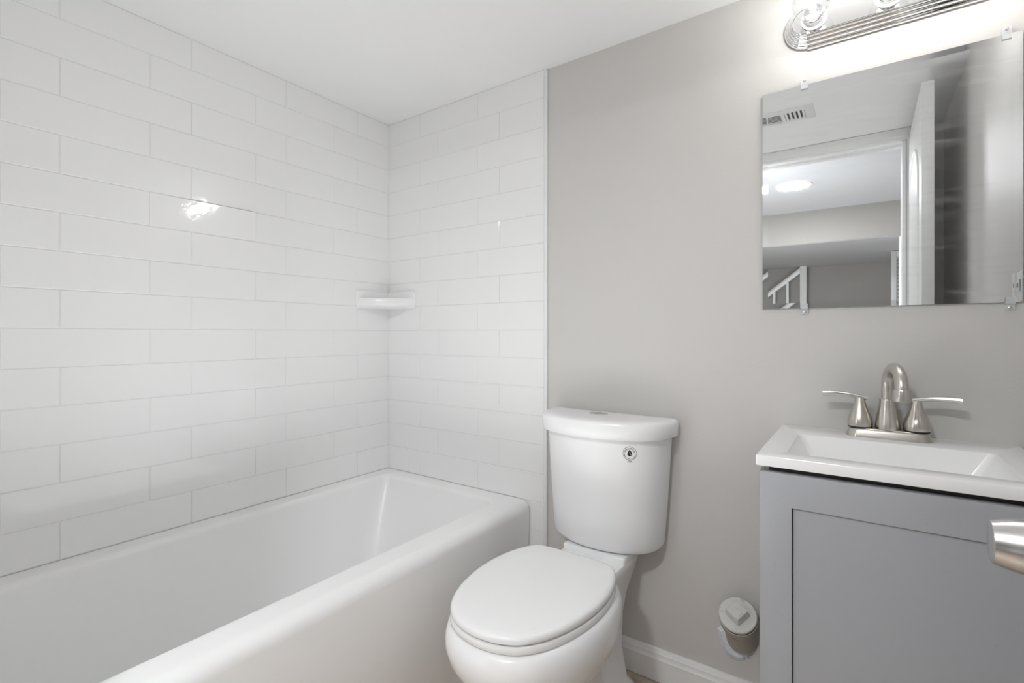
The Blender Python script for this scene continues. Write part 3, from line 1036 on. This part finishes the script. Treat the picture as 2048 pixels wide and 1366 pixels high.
# ------------------------------------------------------------------ outlet on the right wall
def outlet():
    root = thing('wall_outlet', 'white outlet on the right wall, seen in the mirror corner', 'outlet', (RW, -0.085, 1.12))
    bm = B(); box(bm, RW - 0.006, RW, -0.122, -0.050, 1.065, 1.18, 0.003, 3)
    obj('cover_plate', bm, M['white'], root)
    for z in (1.098, 1.147):
        bm = B(); box(bm, RW - 0.009, RW - 0.005, -0.103, -0.069, z - 0.014, z + 0.014, 0.002)
        r = obj('receptacle', bm, M['white'], root)
        bm = B()
        for y in (-0.092, -0.080): box(bm, RW - 0.0095, RW - 0.008, y - 0.001, y + 0.001, z - 0.004, z + 0.006)
        obj('slots', bm, M['dark'], r)
outlet()

# ------------------------------------------------------------------ ceiling register (seen in the mirror)
def register():
    cx, cy = 1.390, -0.905
    root = thing('ceiling_register', 'white slotted ceiling vent, seen at the mirror\'s left', 'vent', (cx, cy, CZ))
    bm = B()
    R = lambda i, z: [Vector((cx - 0.15 + i, cy - 0.075 + i, z)), Vector((cx + 0.15 - i, cy - 0.075 + i, z)), Vector((cx + 0.15 - i, cy + 0.075 - i, z)), Vector((cx - 0.15 + i, cy + 0.075 - i, z))]
    loft(bm, [R(0, CZ), R(0, CZ - 0.002), R(0.012, CZ - 0.006), R(0.032, CZ - 0.006), R(0.034, CZ - 0.001)], False, False)
    obj('frame', bm, M['vent'], root)
    bm = B(); box(bm, cx - 0.118, cx + 0.118, cy - 0.043, cy + 0.043, CZ - 0.0015, CZ - 0.0005)
    obj('backing', bm, M['dark'], root)
    bm = B()
    box(bm, cx + 0.030, cx + 0.044, cy - 0.043, cy + 0.043, CZ - 0.006, CZ - 0.0016)
    for k in range(6):
        y = cy - 0.035 + 0.014 * k
        box(bm, cx - 0.118, cx + 0.030, y - 0.002, y + 0.002, CZ - 0.0035, CZ - 0.002)
    for k in range(5):
        x = cx + 0.050 + 0.0155 * k
        box(bm, x - 0.004, x + 0.004, cy - 0.043, cy + 0.043, CZ - 0.006, CZ - 0.002)
    obj('louvers', bm, M['vent'], root)
register()

# ------------------------------------------------------------------ hall fittings (seen in the mirror)
def recessed(x, y, label):
    root = thing('recessed_light', label, 'light', (x, y, CZ))
    bm = B()
    lathe(bm, [(0.100, 0.0), (0.099, -0.004), (0.090, -0.006), (0.086, -0.004)], (x, y, CZ), n=40)
    obj('trim_ring', bm, M['white'], root)
    bm = B()
    lathe(bm, [(0.088, -0.0015), (0.088, -0.0045)], (x, y, CZ), n=40, cap0=True, cap1=True)
    obj('diffuser', bm, M['led'], root)
recessed(1.354, -2.04, 'round lit recessed light in the hall ceiling, seen in the mirror')

def stair_rail():
    root = thing('stair_railing', 'white wooden stair railing in the hall, seen in the mirror corner', 'railing', (1.22, -4.2, 0))
    y = -4.2
    bm = B(); box(bm, 1.195, 1.252, y - 0.03, y + 0.03, 0, 1.709, 0.003)
    obj('newel_post', bm, M['trim'], root)
    bm = B()
    slope = 0.80
    xa, za = 1.195, 1.70
    xb = 0.30
    zb = za - (xa - xb) * slope
    pr = [(-0.03, -0.025), (0.03, -0.025), (0.032, 0.01), (0.022, 0.03), (-0.022, 0.03), (-0.032, 0.01)]
    loft(bm, [[Vector((x, y + p, z + q)) for p, q in pr] for x, z in ((xa, za - 0.035), (xb, zb - 0.035))], True, True)
    obj('handrail', bm, M['trim'], root)
    x = 1.085
    while x > 0.34:
        z = za - (xa - x) * slope - 0.05
        bm = B()
        box(bm, x - 0.011, x + 0.011, y - 0.011, y + 0.011, max(0, z - 0.85), z)
        obj('baluster', bm, M['trim'], root)
        x -= 0.118
    bm = B()
    sq(bm, [(0.30, 0.0), (1.195, 0.0), (1.195, za - 0.84), (1.085, za - 0.84), (0.30, zb - 0.79)], y - 0.018, y + 0.018, 'y')
    obj('stringer', bm, M['trim'], root)
stair_rail()

def louver_door():
    x0, x1, y, z1 = 1.888, 2.36, -3.57, 1.705
    root = thing('louvered_door', 'pale louvered closet door in the hall, seen left of the open door in the mirror', 'door', (x0, y, 0))
    bm = B()
    for a, b, c, d in ((x0, x0 + 0.035, 0.01, z1), (x1 - 0.035, x1, 0.01, z1), (x0 + 0.035, x1 - 0.035, z1 - 0.045, z1), (x0 + 0.035, x1 - 0.035, 0.01, 0.13)):
        box(bm, a, b, y - 0.014, y + 0.014, c, d, 0.002)
    obj('frame', bm, M['louver'], root)
    bm = B()
    z = 0.14
    while z < z1 - 0.055:
        v = [(y - 0.012, z + 0.020), (y - 0.009, z + 0.023), (y + 0.012, z + 0.003), (y + 0.009, z)]
        sq(bm, v, x0 + 0.034, x1 - 0.034, 'x')
        z += 0.030
    obj('slats', bm, M['louver'], root)
louver_door()
